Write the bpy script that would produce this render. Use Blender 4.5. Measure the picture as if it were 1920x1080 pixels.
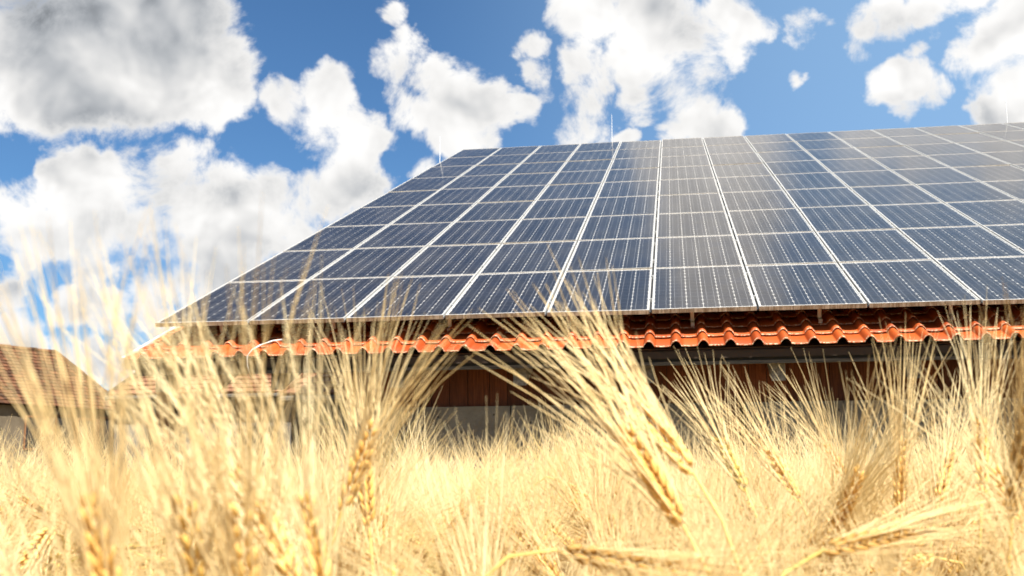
import bpy, math, random
import numpy as np
from mathutils import Vector, Matrix, Quaternion

scene = bpy.context.scene
for o in list(bpy.data.objects):
    bpy.data.objects.remove(o)
C = scene.collection
R = math.radians

# ------------------------------------------------------------------ camera
cam_d = bpy.data.cameras.new('camera')
cam = bpy.data.objects.new('camera', cam_d)
C.objects.link(cam)
cam_d.sensor_width = 36.0
cam_d.lens = 39.714
cam_d.clip_start = 0.02
cam_d.clip_end = 3000.0
cam_d.dof.use_dof = True
cam_d.dof.focus_distance = 3.4
cam_d.dof.aperture_fstop = 11.0
cam_d.dof.aperture_blades = 0
right = Vector((0.98915358, 0.14675037, -0.00628678))
down = Vector((-0.03055254, 0.16369399, -0.98603794))
fwd = Vector((-0.14367232, 0.97553504, 0.16640209))
m = Matrix((right, -down, -fwd)).transposed().to_4x4()
m.translation = Vector((5.2991, -10.7999, 1.0))
cam.matrix_world = m
scene.camera = cam

# ------------------------------------------------------------------ light
SUN_AZ = R(145.0)          # compass from +Y clockwise: behind the camera, to its right
SUN_EL = R(50.0)
SUN_DIR = Vector((math.sin(SUN_AZ) * math.cos(SUN_EL), math.cos(SUN_AZ) * math.cos(SUN_EL), math.sin(SUN_EL)))
sun_d = bpy.data.lights.new('sun', 'SUN')
sun_d.energy = 5.0
sun_d.angle = R(0.53)
sun_d.color = (1.0, 0.94, 0.84)
sun = bpy.data.objects.new('sun', sun_d)
C.objects.link(sun)
sun.rotation_euler = (-SUN_DIR).to_track_quat('-Z', 'Y').to_euler()
sun.location = (20, -40, 60)

vs = scene.view_settings
vs.view_transform = 'Standard'
vs.look = 'None'
vs.gamma = 1.0
vs.use_curve_mapping = False
vs.exposure = 1.2
scene.cycles.max_bounces = 8
scene.cycles.transparent_max_bounces = 12
scene.cycles.diffuse_bounces = 4
scene.cycles.use_denoising = True
scene.cycles.adaptive_threshold = 0.02

# ------------------------------------------------------------------ node helpers
class G:
    """a little builder on top of a node tree"""
    def __init__(self, tree):
        self.t = tree
        self.n = tree.nodes
        self.l = tree.links
    def put(self, sock, v):
        if isinstance(v, bpy.types.NodeSocket):
            self.l.new(v, sock)
        elif v is not None:
            if hasattr(sock.default_value, '__len__') and not hasattr(v, '__len__'):
                v = (v,) * len(sock.default_value)
            if hasattr(sock.default_value, '__len__') and len(sock.default_value) == 4 and len(v) == 3:
                v = tuple(v) + (1.0,)
            sock.default_value = v
    def node(self, kind, **kw):
        nd = self.n.new(kind)
        for k, v in kw.items():
            setattr(nd, k, v)
        return nd
    def math(self, op, a, b=None, c=None, clamp=False):
        nd = self.node('ShaderNodeMath', operation=op, use_clamp=clamp)
        self.put(nd.inputs[0], a)
        if b is not None: self.put(nd.inputs[1], b)
        if c is not None: self.put(nd.inputs[2], c)
        return nd.outputs[0]
    def vec(self, op, a, b=None, scale=None):
        nd = self.node('ShaderNodeVectorMath', operation=op)
        self.put(nd.inputs[0], a)
        if b is not None: self.put(nd.inputs[1], b)
        if scale is not None: self.put(nd.inputs['Scale'], scale)
        return nd.outputs['Value'] if op in ('DOT_PRODUCT', 'LENGTH', 'DISTANCE') else nd.outputs['Vector']
    def noise(self, v, scale, detail=4, rough=0.5, dist=0.0, color=False, lac=2.0):
        nd = self.node('ShaderNodeTexNoise')
        if v is not None: self.put(nd.inputs['Vector'], v)
        self.put(nd.inputs['Scale'], scale); self.put(nd.inputs['Detail'], detail)
        self.put(nd.inputs['Roughness'], rough); self.put(nd.inputs['Distortion'], dist)
        self.put(nd.inputs['Lacunarity'], lac)
        return nd.outputs['Color'] if color else nd.outputs['Fac']
    def step(self, v, a, b, lo=0.0, hi=1.0, smooth=True):
        nd = self.node('ShaderNodeMapRange', interpolation_type='SMOOTHSTEP' if smooth else 'LINEAR')
        self.put(nd.inputs['Value'], v)
        self.put(nd.inputs['From Min'], a); self.put(nd.inputs['From Max'], b)
        self.put(nd.inputs['To Min'], lo); self.put(nd.inputs['To Max'], hi)
        return nd.outputs['Result']
    def mix(self, f, a, b, blend='MIX'):
        nd = self.node('ShaderNodeMix', data_type='RGBA', blend_type=blend)
        self.put(nd.inputs[0], f); self.put(nd.inputs[6], a); self.put(nd.inputs[7], b)
        return nd.outputs[2]
    def fmix(self, f, a, b):
        nd = self.node('ShaderNodeMix', data_type='FLOAT')
        self.put(nd.inputs[0], f); self.put(nd.inputs[2], a); self.put(nd.inputs[3], b)
        return nd.outputs[0]
    def mapping(self, v, scale=(1, 1, 1), loc=(0, 0, 0), rot=(0, 0, 0)):
        nd = self.node('ShaderNodeMapping')
        self.put(nd.inputs['Vector'], v)
        nd.inputs['Scale'].default_value = scale; nd.inputs['Location'].default_value = loc; nd.inputs['Rotation'].default_value = rot
        return nd.outputs[0]

# ------------------------------------------------------------------ sky with cumulus
world = bpy.data.worlds.new('World')
scene.world = world
world.use_nodes = True
g = G(world.node_tree)
g.n.clear()
out = g.node('ShaderNodeOutputWorld')
bg = g.node('ShaderNodeBackground')
world.cycles.sampling_method = 'MANUAL'
world.cycles.sample_map_resolution = 256
g.l.new(bg.outputs[0], out.inputs[0])
SKY_STRENGTH = 0.05
bg.inputs['Strength'].default_value = SKY_STRENGTH
sky = g.node('ShaderNodeTexSky', sky_type='NISHITA')
sky.sun_disc = False
sky.sun_elevation = SUN_EL
sky.sun_rotation = SUN_AZ
sky.altitude = 300.0
sky.air_density = 1.0
sky.dust_density = 0.15
sky.ozone_density = 3.0
tc = g.node('ShaderNodeTexCoord')
D = g.vec('NORMALIZE', tc.outputs['Generated'])
# cumulus banks: azimuth, elevation, radius in degrees
BANKS = [(-32.9,20.4,3.16),(-30.1,21.5,3.21),(-26.7,21.2,3.53),(-25.0,22.6,2.28),(-24.3,19.9,2.31),(-27.6,19.4,2.5),(-30.9,18.7,2.48),(-32.9,17.4,1.47),(-31.0,17.4,1.24),(-28.8,18.4,1.3),(-23.7,18.6,1.3),(-25.6,18.6,1.5),(-23.0,19.0,1.16),(-25.4,14.0,2.1),(-27.9,13.8,1.75),(-29.9,14.1,1.26),(-23.1,13.6,1.95),(-30.8,13.9,0.88),(-31.9,11.7,1.87),(-32.8,12.3,1.11),(-29.7,11.6,1.89),(-27.3,12.0,2.18),(-24.8,11.9,2.34),(-21.9,12.3,2.37),(-19.9,13.7,1.98),(-18.3,14.3,1.59),(-16.6,14.6,1.6),(-19.3,12.1,1.59),(-25.9,9.8,1.81),(-28.9,10.1,1.27),(-22.9,10.4,1.83),(-31.8,10.4,1.24),(-17.2,15.1,1.33),(-20.0,18.5,1.31),(-18.1,18.8,1.45),(-18.6,17.4,1.58),(-16.7,17.3,1.33),(-15.6,17.3,1.06),(-17.5,16.2,1.19),(-16.7,15.7,1.33),(-14.9,17.3,0.69),(-14.0,21.0,1.32),(-12.8,20.2,1.33),(-13.7,18.7,1.33),(-11.7,19.0,1.6),(-10.0,18.7,1.47),(-11.4,17.6,1.34),(-10.0,17.0,1.07),(-8.9,18.6,0.94),(-13.1,15.6,0.67),(-14.8,23.2,0.52),(-14.3,21.8,0.66),(-7.2,21.6,0.85),(-7.2,20.5,0.8),(-7.9,18.7,0.91),(-6.9,19.5,0.67),(-4.3,23.3,1.7),(-6.0,23.5,0.79),(-4.8,20.5,1.19),(-4.5,18.9,1.46),(-4.7,17.5,1.6),(-5.5,17.1,1.07),(-0.6,22.6,1.96),(-1.5,20.9,1.71),(1.0,22.0,1.96),(-0.1,20.0,1.71),(1.8,20.2,1.57),(3.3,22.6,1.55),(1.2,18.1,1.58),(2.0,17.3,1.45),(-1.6,18.8,1.19),(3.2,20.9,1.04),(-2.5,17.0,0.8),(0.3,17.1,1.19),(4.6,22.3,0.77),(6.8,21.9,0.72),(7.8,21.9,0.46),(6.6,19.5,0.36),(9.9,21.5,0.96),(11.2,22.0,1.2),(13.0,21.8,1.19),(9.5,20.5,0.56),(14.5,21.8,1.18),(11.7,18.5,1.06),(11.0,18.5,0.76),(12.7,17.9,0.65),(11.7,17.3,0.51),(13.3,20.4,0.5),(12.3,19.8,0.45),(15.5,19.7,1.47),(16.8,20.3,2.18),(16.6,17.9,1.71),(15.8,16.7,1.23),(17.1,16.1,1.46),(15.3,20.5,0.98),(-32.7,8.8,0.94),(-29.5,8.3,1.14),(-28.0,8.1,1.28),(-32.0,6.4,1.24),(-28.7,5.3,1.14),(-27.4,5.1,1.02),(-30.1,6.0,0.75),(-32.9,6.9,1.23),(-25.9,7.7,1.55),(-23.4,8.6,1.57),(-30,26,4.5),(-25,26.5,3),(-35,23,4),(0.5,26,2.6),(3.5,26.5,2.4),(1.5,29.5,2.8),(4,31,2.4),(2.5,34,2.8),(5,35,2),(11,26,2.2),(14.5,27,2.4),(17.5,26.5,2.8),(20,22,3),(21,17,2.6)]
def sky_dir(az, el):
    a, e = R(az), R(el)
    return (math.sin(a) * math.cos(e), math.cos(a) * math.cos(e), math.sin(e))
# warp the direction a little so that every bank has a broken outline
wa = g.noise(D, 9.0, 2, 0.55, color=True)
wb = g.noise(D, 40.0, 3, 0.6, color=True)
w1 = g.vec('SCALE', g.vec('SUBTRACT', wa, (0.5, 0.5, 0.5)), scale=0.032)
w2 = g.vec('SCALE', g.vec('SUBTRACT', wb, (0.5, 0.5, 0.5)), scale=0.026)
DW = g.vec('NORMALIZE', g.vec('ADD', D, g.vec('ADD', w1, w2)))
mask = None
for az, el, r in BANKS:
    rr = R(r) * (1.15 if r >= 0.8 else 1.75)
    dt = g.vec('DOT_PRODUCT', DW, sky_dir(az, el))
    v = g.math('MULTIPLY_ADD', dt, 2.0 / rr ** 2, 1.0 - 2.0 / rr ** 2)
    if r < 0.8: v = g.math('SUBTRACT', v, 0.62)     # small wisps stay thin
    mask = v if mask is None else g.math('SMOOTH_MAX', mask, v, 0.25)
mask = g.math('MAXIMUM', mask, -1.0)
# the same broken cumulus everywhere else in the dome
gen = g.math('MULTIPLY_ADD', g.noise(g.vec('MULTIPLY', D, (1.0, 1.0, 1.8)), 2.9, 5, 0.52), 7.0, -3.45)
gen = g.math('MINIMUM', g.math('MAXIMUM', gen, -1.0), 1.0)
vd = g.vec('DOT_PRODUCT', D, sky_dir(-8.0, 16.0))
inside = g.step(vd, math.cos(R(36)), math.cos(R(29)))
mask = g.fmix(inside, gen, mask)
mask = g.math('MINIMUM', mask, 1.2)
SHIFT = (0.010, 0.0, 0.026)     # towards the lit side of the billows
n0 = g.noise(D, 14.0, 9, 0.63, 0.35)
r0 = g.noise(D, 15.0, 3, 0.50, 0.25)
r1 = g.noise(g.vec('ADD', D, SHIFT), 15.0, 3, 0.50, 0.25)
dens = g.math('ADD', g.math('MULTIPLY', mask, 0.66), g.math('MULTIPLY', g.math('SUBTRACT', n0, 0.5), 2.7))
cover = g.step(dens, -0.06, 0.46)
relief = g.math('SUBTRACT', r0, r1)
# the heavy clouds in the west are dense ones with grey bases
heavy = None
for az, el, r in ((-29.4, 22.0, 6.6), (-26.6, 20.4, 3.6), (-31.8, 20.3, 3.0)):
    rr = R(r)
    v = g.math('MULTIPLY_ADD', g.vec('DOT_PRODUCT', DW, sky_dir(az, el)), 2.0 / rr ** 2, 1.0 - 2.0 / rr ** 2)
    heavy = v if heavy is None else g.math('SMOOTH_MAX', heavy, v, 0.2)
heavy = g.step(heavy, -0.25, 1.0)
heavy = g.fmix(inside, g.step(gen, 0.5, 1.0, 0.0, 0.5), heavy)
thick = g.step(dens, 0.15, 0.95)
body = g.step(mask, -0.15, 0.6)
low = g.step(g.node('ShaderNodeSeparateXYZ').outputs[2], 0.30, 0.14)
g.l.new(D, low.node.inputs[0].links[0].from_node.inputs[0])
loss = g.math('ADD', g.math('MULTIPLY', heavy, g.math('ADD', g.math('MULTIPLY', body, 0.30), g.math('MULTIPLY', thick, 0.08))), g.math('MULTIPLY', thick, g.math('MULTIPLY_ADD', low, 0.16, 0.08)))
shade = g.math('SUBTRACT', 1.0, loss)
shade = g.math('MULTIPLY_ADD', relief, g.math('MULTIPLY_ADD', thick, 1.1, 0.35), shade)
shade = g.math('MINIMUM', g.math('MAXIMUM', shade, 0.22), 1.06)
K = 0.425 / SKY_STRENGTH
white = g.mix(g.step(shade, 0.3, 0.95), (0.86, 0.92, 1.0), (1.0, 0.99, 0.975))
cloud = g.vec('SCALE', white, scale=g.math('MULTIPLY', shade, K))
skyc = g.mix(1.0, sky.outputs['Color'], (0.58, 0.84, 1.02), 'MULTIPLY')
# thin high haze, thickening to the east
veil = g.step(g.vec('DOT_PRODUCT', D, sky_dir(32.0, 24.0)), math.cos(R(44)), math.cos(R(6)), 0.0, 0.55)
skyc = g.mix(veil, skyc, tuple(k / SKY_STRENGTH for k in (0.19, 0.31, 0.46)))
col = g.mix(cover, skyc, cloud)
g.l.new(col, bg.inputs['Color'])

# ------------------------------------------------------------------ materials
MATS = {}
def material(name):
    mt = bpy.data.materials.new(name)
    mt.use_nodes = True
    gg = G(mt.node_tree)
    gg.n.clear()
    o = gg.node('ShaderNodeOutputMaterial')
    MATS[name] = mt
    return mt, gg, o
def principled(gg, o, base, rough=0.6, metal=0.0, spec=0.5, normal=None, coat=0.0):
    p = gg.node('ShaderNodeBsdfPrincipled')
    gg.put(p.inputs['Base Color'], base); gg.put(p.inputs['Roughness'], rough)
    gg.put(p.inputs['Metallic'], metal); gg.put(p.inputs['Specular IOR Level'], spec)
    gg.put(p.inputs['Coat Weight'], coat)
    if normal is not None: gg.l.new(normal, p.inputs['Normal'])
    if o is not None: gg.l.new(p.outputs[0], o.inputs[0])
    return p
def bump(gg, h, strength=0.3, dist=0.01):
    b = gg.node('ShaderNodeBump')
    gg.put(b.inputs['Strength'], strength); gg.put(b.inputs['Distance'], dist)
    gg.l.new(h, b.inputs['Height'])
    return b.outputs[0]
def objco(gg): return gg.node('ShaderNodeTexCoord').outputs['Object']
def pos(gg): return gg.node('ShaderNodeNewGeometry').outputs['Position']
def orand(gg): return gg.node('ShaderNodeObjectInfo').outputs['Random']

# solar panel
mt, gg, o = material('cell_silicon')
rn = orand(gg)
cn = gg.noise(pos(gg), 3.0, 3)
c = gg.mix(rn, (0.008, 0.009, 0.014), (0.010, 0.012, 0.022))
c = gg.mix(gg.step(cn, 0.4, 0.7), c, (0.012, 0.0115, 0.014))
principled(gg, o, c, 0.35, 0.0, 0.4)
mt, gg, o = material('busbar_silver')
principled(gg, o, (0.30, 0.31, 0.33), 0.4, 0.3)
mt, gg, o = material('backsheet_white')
principled(gg, o, (0.52, 0.52, 0.51), 0.6)
mt, gg, o = material('light_blocker_black')  # black for the added sheets and strips that keep light off the tiles
principled(gg, o, (0.02, 0.02, 0.022), 0.6)
mt, gg, o = material('panel_glass')
p = pos(gg)
fr = gg.node('ShaderNodeFresnel'); fr.inputs['IOR'].default_value = 1.33
gl = gg.node('ShaderNodeBsdfGlossy'); gl.inputs['Roughness'].default_value = 0.11
gl.inputs['Color'].default_value = (0.84, 0.82, 0.80, 1)
tr = gg.node('ShaderNodeBsdfTransparent')
m1 = gg.node('ShaderNodeMixShader')
gg.l.new(fr.outputs[0], m1.inputs[0]); gg.l.new(tr.outputs[0], m1.inputs[1]); gg.l.new(gl.outputs[0], m1.inputs[2])
df = gg.node('ShaderNodeBsdfDiffuse'); df.inputs['Color'].default_value = (0.52, 0.49, 0.45, 1)
dust = gg.math('MULTIPLY_ADD', gg.step(gg.noise(gg.mapping(p, (1.0, 0.35, 0.35)), 2.5, 6, 0.65), 0.35, 0.75), 0.035, 0.010)
m2 = gg.node('ShaderNodeMixShader')
gg.l.new(dust, m2.inputs[0]); gg.l.new(m1.outputs[0], m2.inputs[1]); gg.l.new(df.outputs[0], m2.inputs[2])
gg.l.new(m2.outputs[0], o.inputs[0])
mt, gg, o = material('panel_frame_aluminium')
p = pos(gg)
geo = gg.node('ShaderNodeNewGeometry')
facing = gg.vec('DOT_PRODUCT', geo.outputs['Normal'], (0.0, -0.9272, -0.3746))   # the lower rim collects run-off
st = gg.noise(gg.mapping(p, (60, 3, 3)), 1.0, 5, 0.7)
st2 = gg.noise(p, 9.0, 4, 0.6)
dirt = gg.math('MULTIPLY', gg.step(facing, 0.5, 0.9), gg.step(gg.math('ADD', st, gg.math('MULTIPLY', st2, 0.6)), 0.55, 0.95))
c = gg.mix(dirt, gg.mix(gg.step(facing, 0.5, 0.9), (0.50, 0.50, 0.48), (0.40, 0.355, 0.27)), (0.12, 0.08, 0.04))
rg = gg.math('MULTIPLY_ADD', dirt, 0.3, 0.45)
principled(gg, o, c, rg, gg.math('MULTIPLY_ADD', dirt, -0.25, 0.25))
mt, gg, o = material('rail_aluminium')
principled(gg, o, (0.55, 0.55, 0.54), 0.45, 0.7)
mt, gg, o = material('rod_metal')
principled(gg, o, (0.82, 0.82, 0.80), 0.4, 0.3)

# barn
mt, gg, o = material('clay_tile_orange')
p = pos(gg); rn = orand(gg)
c = gg.mix(rn, (0.27, 0.047, 0.009), (0.47, 0.098, 0.018))
gr = gg.noise(p, 24.0, 6, 0.65)
c = gg.mix(gg.step(gr, 0.55, 0.8, 0.0, 0.55), c, (0.36, 0.09, 0.035))
oc = objco(gg)
sx = gg.node('ShaderNodeSeparateXYZ'); gg.l.new(oc, sx.inputs[0])
edge = gg.step(sx.outputs['Y'], 0.0, 0.028, 1.0, 0.0)
lich = gg.math('MULTIPLY', edge, gg.step(gg.noise(p, 60.0, 4, 0.7), 0.46, 0.62))
c = gg.mix(lich, c, (0.60, 0.50, 0.34))
dk = gg.step(gg.noise(p, 90.0, 3, 0.6), 0.66, 0.75)
c = gg.mix(gg.math('MULTIPLY', dk, 0.5), c, (0.10, 0.04, 0.02))
principled(gg, o, c, 0.50, 0.0, 0.30, bump(gg, gr, 0.15, 0.004))
def wood(name, a, b, scale, rough=0.75, spec=0.3):
    mt, gg, o = material(name)
    p = pos(gg); rn = orand(gg)
    sh = gg.vec('ADD', p, gg.vec('SCALE', (1.0, 2.0, 3.0), scale=gg.math('MULTIPLY', rn, 7.0)))
    f = gg.noise(gg.mapping(sh, scale), 1.0, 6, 0.65, 0.6)
    c = gg.mix(gg.step(f, 0.3, 0.72), a, b)
    hs = gg.node('ShaderNodeHueSaturation')
    gg.put(hs.inputs['Value'], gg.math('MULTIPLY_ADD', rn, 0.7, 0.65)); gg.put(hs.inputs['Color'], c)
    principled(gg, o, hs.outputs[0], rough, 0.0, spec, bump(gg, f, 0.4, 0.004))
wood('plank_red_brown', (0.075, 0.021, 0.008), (0.165, 0.050, 0.018), (60, 60, 3))
wood('eave_board_brown', (0.06, 0.033, 0.018), (0.12, 0.07, 0.04), (3, 60, 60))
wood('grey_weathered_wood', (0.06, 0.054, 0.045), (0.16, 0.145, 0.12), (3, 70, 70))
wood('rafter_grey', (0.10, 0.092, 0.08), (0.24, 0.22, 0.185), (40, 8, 40))
wood('post_brown', (0.12, 0.06, 0.03), (0.24, 0.12, 0.055), (50, 50, 3))
mt, gg, o = material('dark_deck')
principled(gg, o, (0.045, 0.03, 0.02), 0.9)
mt, gg, o = material('insect_mesh')
p = pos(gg)
wv = gg.node('ShaderNodeTexWave', wave_type='BANDS', bands_direction='X')
wv.inputs['Scale'].default_value = 30.0; gg.l.new(p, wv.inputs['Vector'])
c = gg.mix(gg.step(wv.outputs['Fac'], 0.4, 0.8), (0.006, 0.006, 0.006), (0.018, 0.017, 0.016))
principled(gg, o, c, 0.7)
mt, gg, o = material('concrete')
p = pos(gg); rn = orand(gg)
f1 = gg.noise(p, 2.2, 6, 0.6); f2 = gg.noise(p, 30.0, 5, 0.7)
vo = gg.node('ShaderNodeTexVoronoi'); vo.inputs['Scale'].default_value = 11.0; gg.l.new(p, vo.inputs['Vector'])
pock = gg.step(vo.outputs['Distance'], 0.10, 0.16, 1.0, 0.0)
c = gg.mix(gg.step(f1, 0.3, 0.7), (0.15, 0.135, 0.105), (0.24, 0.225, 0.185))
c = gg.mix(gg.step(f2, 0.5, 0.8, 0, 0.6), c, (0.12, 0.105, 0.08))
c = gg.mix(gg.math('MULTIPLY', pock, 0.7), c, (0.07, 0.06, 0.05))
principled(gg, o, c, 0.9, 0.0, 0.2, bump(gg, gg.math('SUBTRACT', f2, pock), 0.5, 0.01))
mt, gg, o = material('plaster_grey')
p = pos(gg)
f1 = gg.noise(p, 0.7, 6, 0.65); f2 = gg.noise(p, 9.0, 5, 0.7)
c = gg.mix(gg.step(f1, 0.35, 0.65), (0.10, 0.08, 0.055), (0.16, 0.13, 0.09))
c = gg.mix(gg.step(f2, 0.5, 0.8, 0, 0.5), c, (0.2, 0.17, 0.13))
principled(gg, o, c, 0.95, 0.0, 0.1, bump(gg, f2, 0.4, 0.02))
mt, gg, o = material('plaster_white')
p = pos(gg)
f1 = gg.noise(p, 1.2, 6, 0.6)
principled(gg, o, gg.mix(gg.step(f1, 0.35, 0.7), (0.12, 0.11, 0.095), (0.19, 0.18, 0.16)), 0.9, 0.0, 0.1)
mt, gg, o = material('white_paint')
principled(gg, o, (0.62, 0.62, 0.60), 0.5)
mt, gg, o = material('opening_dark')
principled(gg, o, (0.02, 0.017, 0.014), 0.8)
mt, gg, o = material('old_tile')
p = pos(gg)
oi = gg.node('ShaderNodeAttribute', attribute_name='tint')
c = gg.mix(oi.outputs['Fac'], (0.05, 0.025, 0.015), (0.145, 0.062, 0.031))
f = gg.noise(p, 1.3, 6, 0.7)
c = gg.mix(gg.step(f, 0.5, 0.75, 0, 0.7), c, (0.135, 0.10, 0.055))
c = gg.mix(gg.step(gg.noise(p, 7.0, 4, 0.7), 0.58, 0.72, 0, 0.75), c, (0.045, 0.03, 0.022))
principled(gg, o, c, 0.9, 0.0, 0.2)
mt, gg, o = material('faded_tile')
oi = gg.node('ShaderNodeAttribute', attribute_name='tint')
c = gg.mix(oi.outputs['Fac'], (0.15, 0.072, 0.04), (0.29, 0.15, 0.085))
c = gg.mix(gg.step(gg.noise(pos(gg), 5.0, 4, 0.7), 0.55, 0.75, 0, 0.6), c, (0.14, 0.09, 0.06))
principled(gg, o, c, 0.9, 0.0, 0.2)
mt, gg, o = material('field_soil')
p = pos(gg)
f = gg.noise(p, 3.0, 8, 0.7)
c = gg.mix(gg.step(f, 0.35, 0.65), (0.12, 0.085, 0.05), (0.34, 0.26, 0.13))
principled(gg, o, c, 0.95, 0.0, 0.1, bump(gg, f, 0.8, 0.05))

# barley
def straw(name, pale, gold, green, trans, rough, gfac=0.12):
    mt, gg, o = material(name)
    rn = orand(gg)
    p = pos(gg)
    f = gg.noise(p, 26.0, 3, 0.6)
    t = gg.math('ADD', gg.math('MULTIPLY', rn, 0.6), gg.math('MULTIPLY', gg.step(f, 0.3, 0.7), 0.4))
    c = gg.mix(t, pale, gold)
    c = gg.mix(gg.step(rn, 1.0 - gfac, 1.0, 0, 0.7), c, green)
    pb = principled(gg, None, c, rough, 0.0, 0.35)
    tb = gg.node('ShaderNodeBsdfTranslucent'); gg.l.new(c, tb.inputs['Color'])
    mx = gg.node('ShaderNodeMixShader'); mx.inputs[0].default_value = trans
    gg.l.new(pb.outputs[0], mx.inputs[1]); gg.l.new(tb.outputs[0], mx.inputs[2])
    gg.l.new(mx.outputs[0], o.inputs[0])
straw('awn_straw', (0.95, 0.84, 0.54), (0.87, 0.65, 0.29), (0.70, 0.62, 0.25), 0.32, 0.38, 0.08)
straw('grain_gold', (0.88, 0.61, 0.22), (0.75, 0.44, 0.11), (0.50, 0.40, 0.10), 0.18, 0.48, 0.10)
straw('stem_straw', (0.80, 0.58, 0.22), (0.66, 0.46, 0.12), (0.40, 0.40, 0.08), 0.15, 0.5, 0.2)
straw('awn_tan', (0.62, 0.45, 0.20), (0.50, 0.34, 0.14), (0.5, 0.36, 0.14), 0.25, 0.45, 0.0)
straw('grain_brown', (0.50, 0.30, 0.08), (0.38, 0.20, 0.05), (0.34, 0.26, 0.06), 0.1, 0.5, 0.3)
straw('leaf_straw', (0.78, 0.62, 0.34), (0.66, 0.45, 0.18), (0.36, 0.40, 0.12), 0.35, 0.6, 0.2)

# ------------------------------------------------------------------ mesh helpers
class MB:
    def __init__(self):
        self.v, self.f, self.mi = [], [], []
    def quad(self, a, b, c, d, mi=0):
        i = len(self.v); self.v += [tuple(a), tuple(b), tuple(c), tuple(d)]
        self.f.append((i, i + 1, i + 2, i + 3)); self.mi.append(mi)
    def poly(self, pts, mi=0):
        i = len(self.v); self.v += [tuple(p) for p in pts]
        self.f.append(tuple(range(i, i + len(pts)))); self.mi.append(mi)
    def box(self, x0, y0, z0, x1, y1, z1, mi=0, M=None):
        i = len(self.v)
        pts = [(x0, y0, z0), (x1, y0, z0), (x1, y1, z0), (x0, y1, z0), (x0, y0, z1), (x1, y0, z1), (x1, y1, z1), (x0, y1, z1)]
        if M is not None: pts = [tuple(M @ Vector(p)) for p in pts]
        self.v += pts
        for q in ((0, 3, 2, 1), (4, 5, 6, 7), (0, 1, 5, 4), (1, 2, 6, 5), (2, 3, 7, 6), (3, 0, 4, 7)):
            self.f.append(tuple(i + k for k in q)); self.mi.append(mi)
    def prism(self, pts, h, mi=0):
        """extrude polygon pts by vector h"""
        i = len(self.v); n = len(pts); h = Vector(h)
        self.v += [tuple(p) for p in pts] + [tuple(Vector(p) + h) for p in pts]
        self.f.append(tuple(i + k for k in reversed(range(n)))); self.mi.append(mi)
        self.f.append(tuple(i + n + k for k in range(n))); self.mi.append(mi)
        for k in range(n):
            self.f.append((i + k, i + (k + 1) % n, i + n + (k + 1) % n, i + n + k)); self.mi.append(mi)
    def tube(self, path, radii, sides=4, mi=0, cap=True):
        path = [Vector(p) for p in path]
        n = len(path)
        up = Vector((0.12, 0.35, 0.93))
        base = len(self.v)
        for k in range(n):
            t = (path[min(k + 1, n - 1)] - path[max(k - 1, 0)]).normalized()
            a = t.cross(up)
            if a.length < 1e-3: a = t.cross(Vector((1, 0, 0)))
            a.normalize(); b = t.cross(a)
            for s in range(sides):
                an = 2 * math.pi * s / sides
                self.v.append(tuple(path[k] + (a * math.cos(an) + b * math.sin(an)) * radii[k]))
        for k in range(n - 1):
            for s in range(sides):
                s2 = (s + 1) % sides
                self.f.append((base + k * sides + s, base + k * sides + s2, base + (k + 1) * sides + s2, base + (k + 1) * sides + s)); self.mi.append(mi)
        if cap:
            self.f.append(tuple(base + s for s in reversed(range(sides)))); self.mi.append(mi)
            self.f.append(tuple(base + (n - 1) * sides + s for s in range(sides))); self.mi.append(mi)
    def mesh(self, name, mats, smooth=False):
        me = bpy.data.meshes.new(name)
        me.from_pydata(self.v, [], self.f)
        for mm in (mats if isinstance(mats, (list, tuple)) else [mats]):
            me.materials.append(MATS[mm])
        if any(self.mi): me.polygons.foreach_set('material_index', self.mi)
        if smooth: me.polygons.foreach_set('use_smooth', [True] * len(self.f))
        me.update()
        return me
def link(name, me, parent=None, mat=None, label=None, cat=None, group=None, kind=None):
    ob = bpy.data.objects.new(name, me)
    C.objects.link(ob)
    if parent is not None: ob.parent = parent
    if mat is not None:
        ob.matrix_basis = mat
    tag(ob, label, cat, group, kind)
    return ob
def tag(ob, label=None, cat=None, group=None, kind=None):
    if label: ob['label'] = label
    if cat: ob['category'] = cat
    if group: ob['group'] = group
    if kind: ob['kind'] = kind
def thing(name, label, cat, mat=None, group=None):
    return link(name, None, None, mat, label, cat, group)

# ------------------------------------------------------------------ roof frame of reference
PHI = R(22.0)
Z0 = 2.5911
ROOF = Matrix.Translation((0, 0, Z0)) @ Matrix.Rotation(PHI, 4, 'X')   # u along the eave, v up the slope, w off the roof
def roof(u, v, w): return ROOF @ Vector((u, v, w))
NCOL, NROW = 14, 9
PU, PV = 1.01, 1.99
U0, U1 = -0.17, 14.40          # verges
VE, VR = -0.38, NROW * PV + 0.18   # tile eave, ridge
WT = -0.290                    # tile bed
rng = random.Random(7)

# ------------------------------------------------------------------ ground
mb = MB()
mb.quad((-500, -500, 0), (500, -500, 0), (500, 900, 0), (-500, 900, 0))
link('ground', mb.mesh('ground', 'field_soil'), kind='structure')

# ------------------------------------------------------------------ the barn under the panels
barn = thing('barn', 'long barn with orange clay tile eave and solar roof', 'barn', Matrix.Translation((7.0, 0.5, 0)))
BI = barn.matrix_basis.inverted()
def bpart(name, mb_or_me, mats=None, smooth=False, parent=None, mat=None):
    me = mb_or_me.mesh(name, mats, smooth) if isinstance(mb_or_me, MB) else mb_or_me
    return link(name, me, parent or barn, BI @ (mat if mat is not None else Matrix.Identity(4)))
ridge = roof(0, VR, WT - 0.05)
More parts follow.
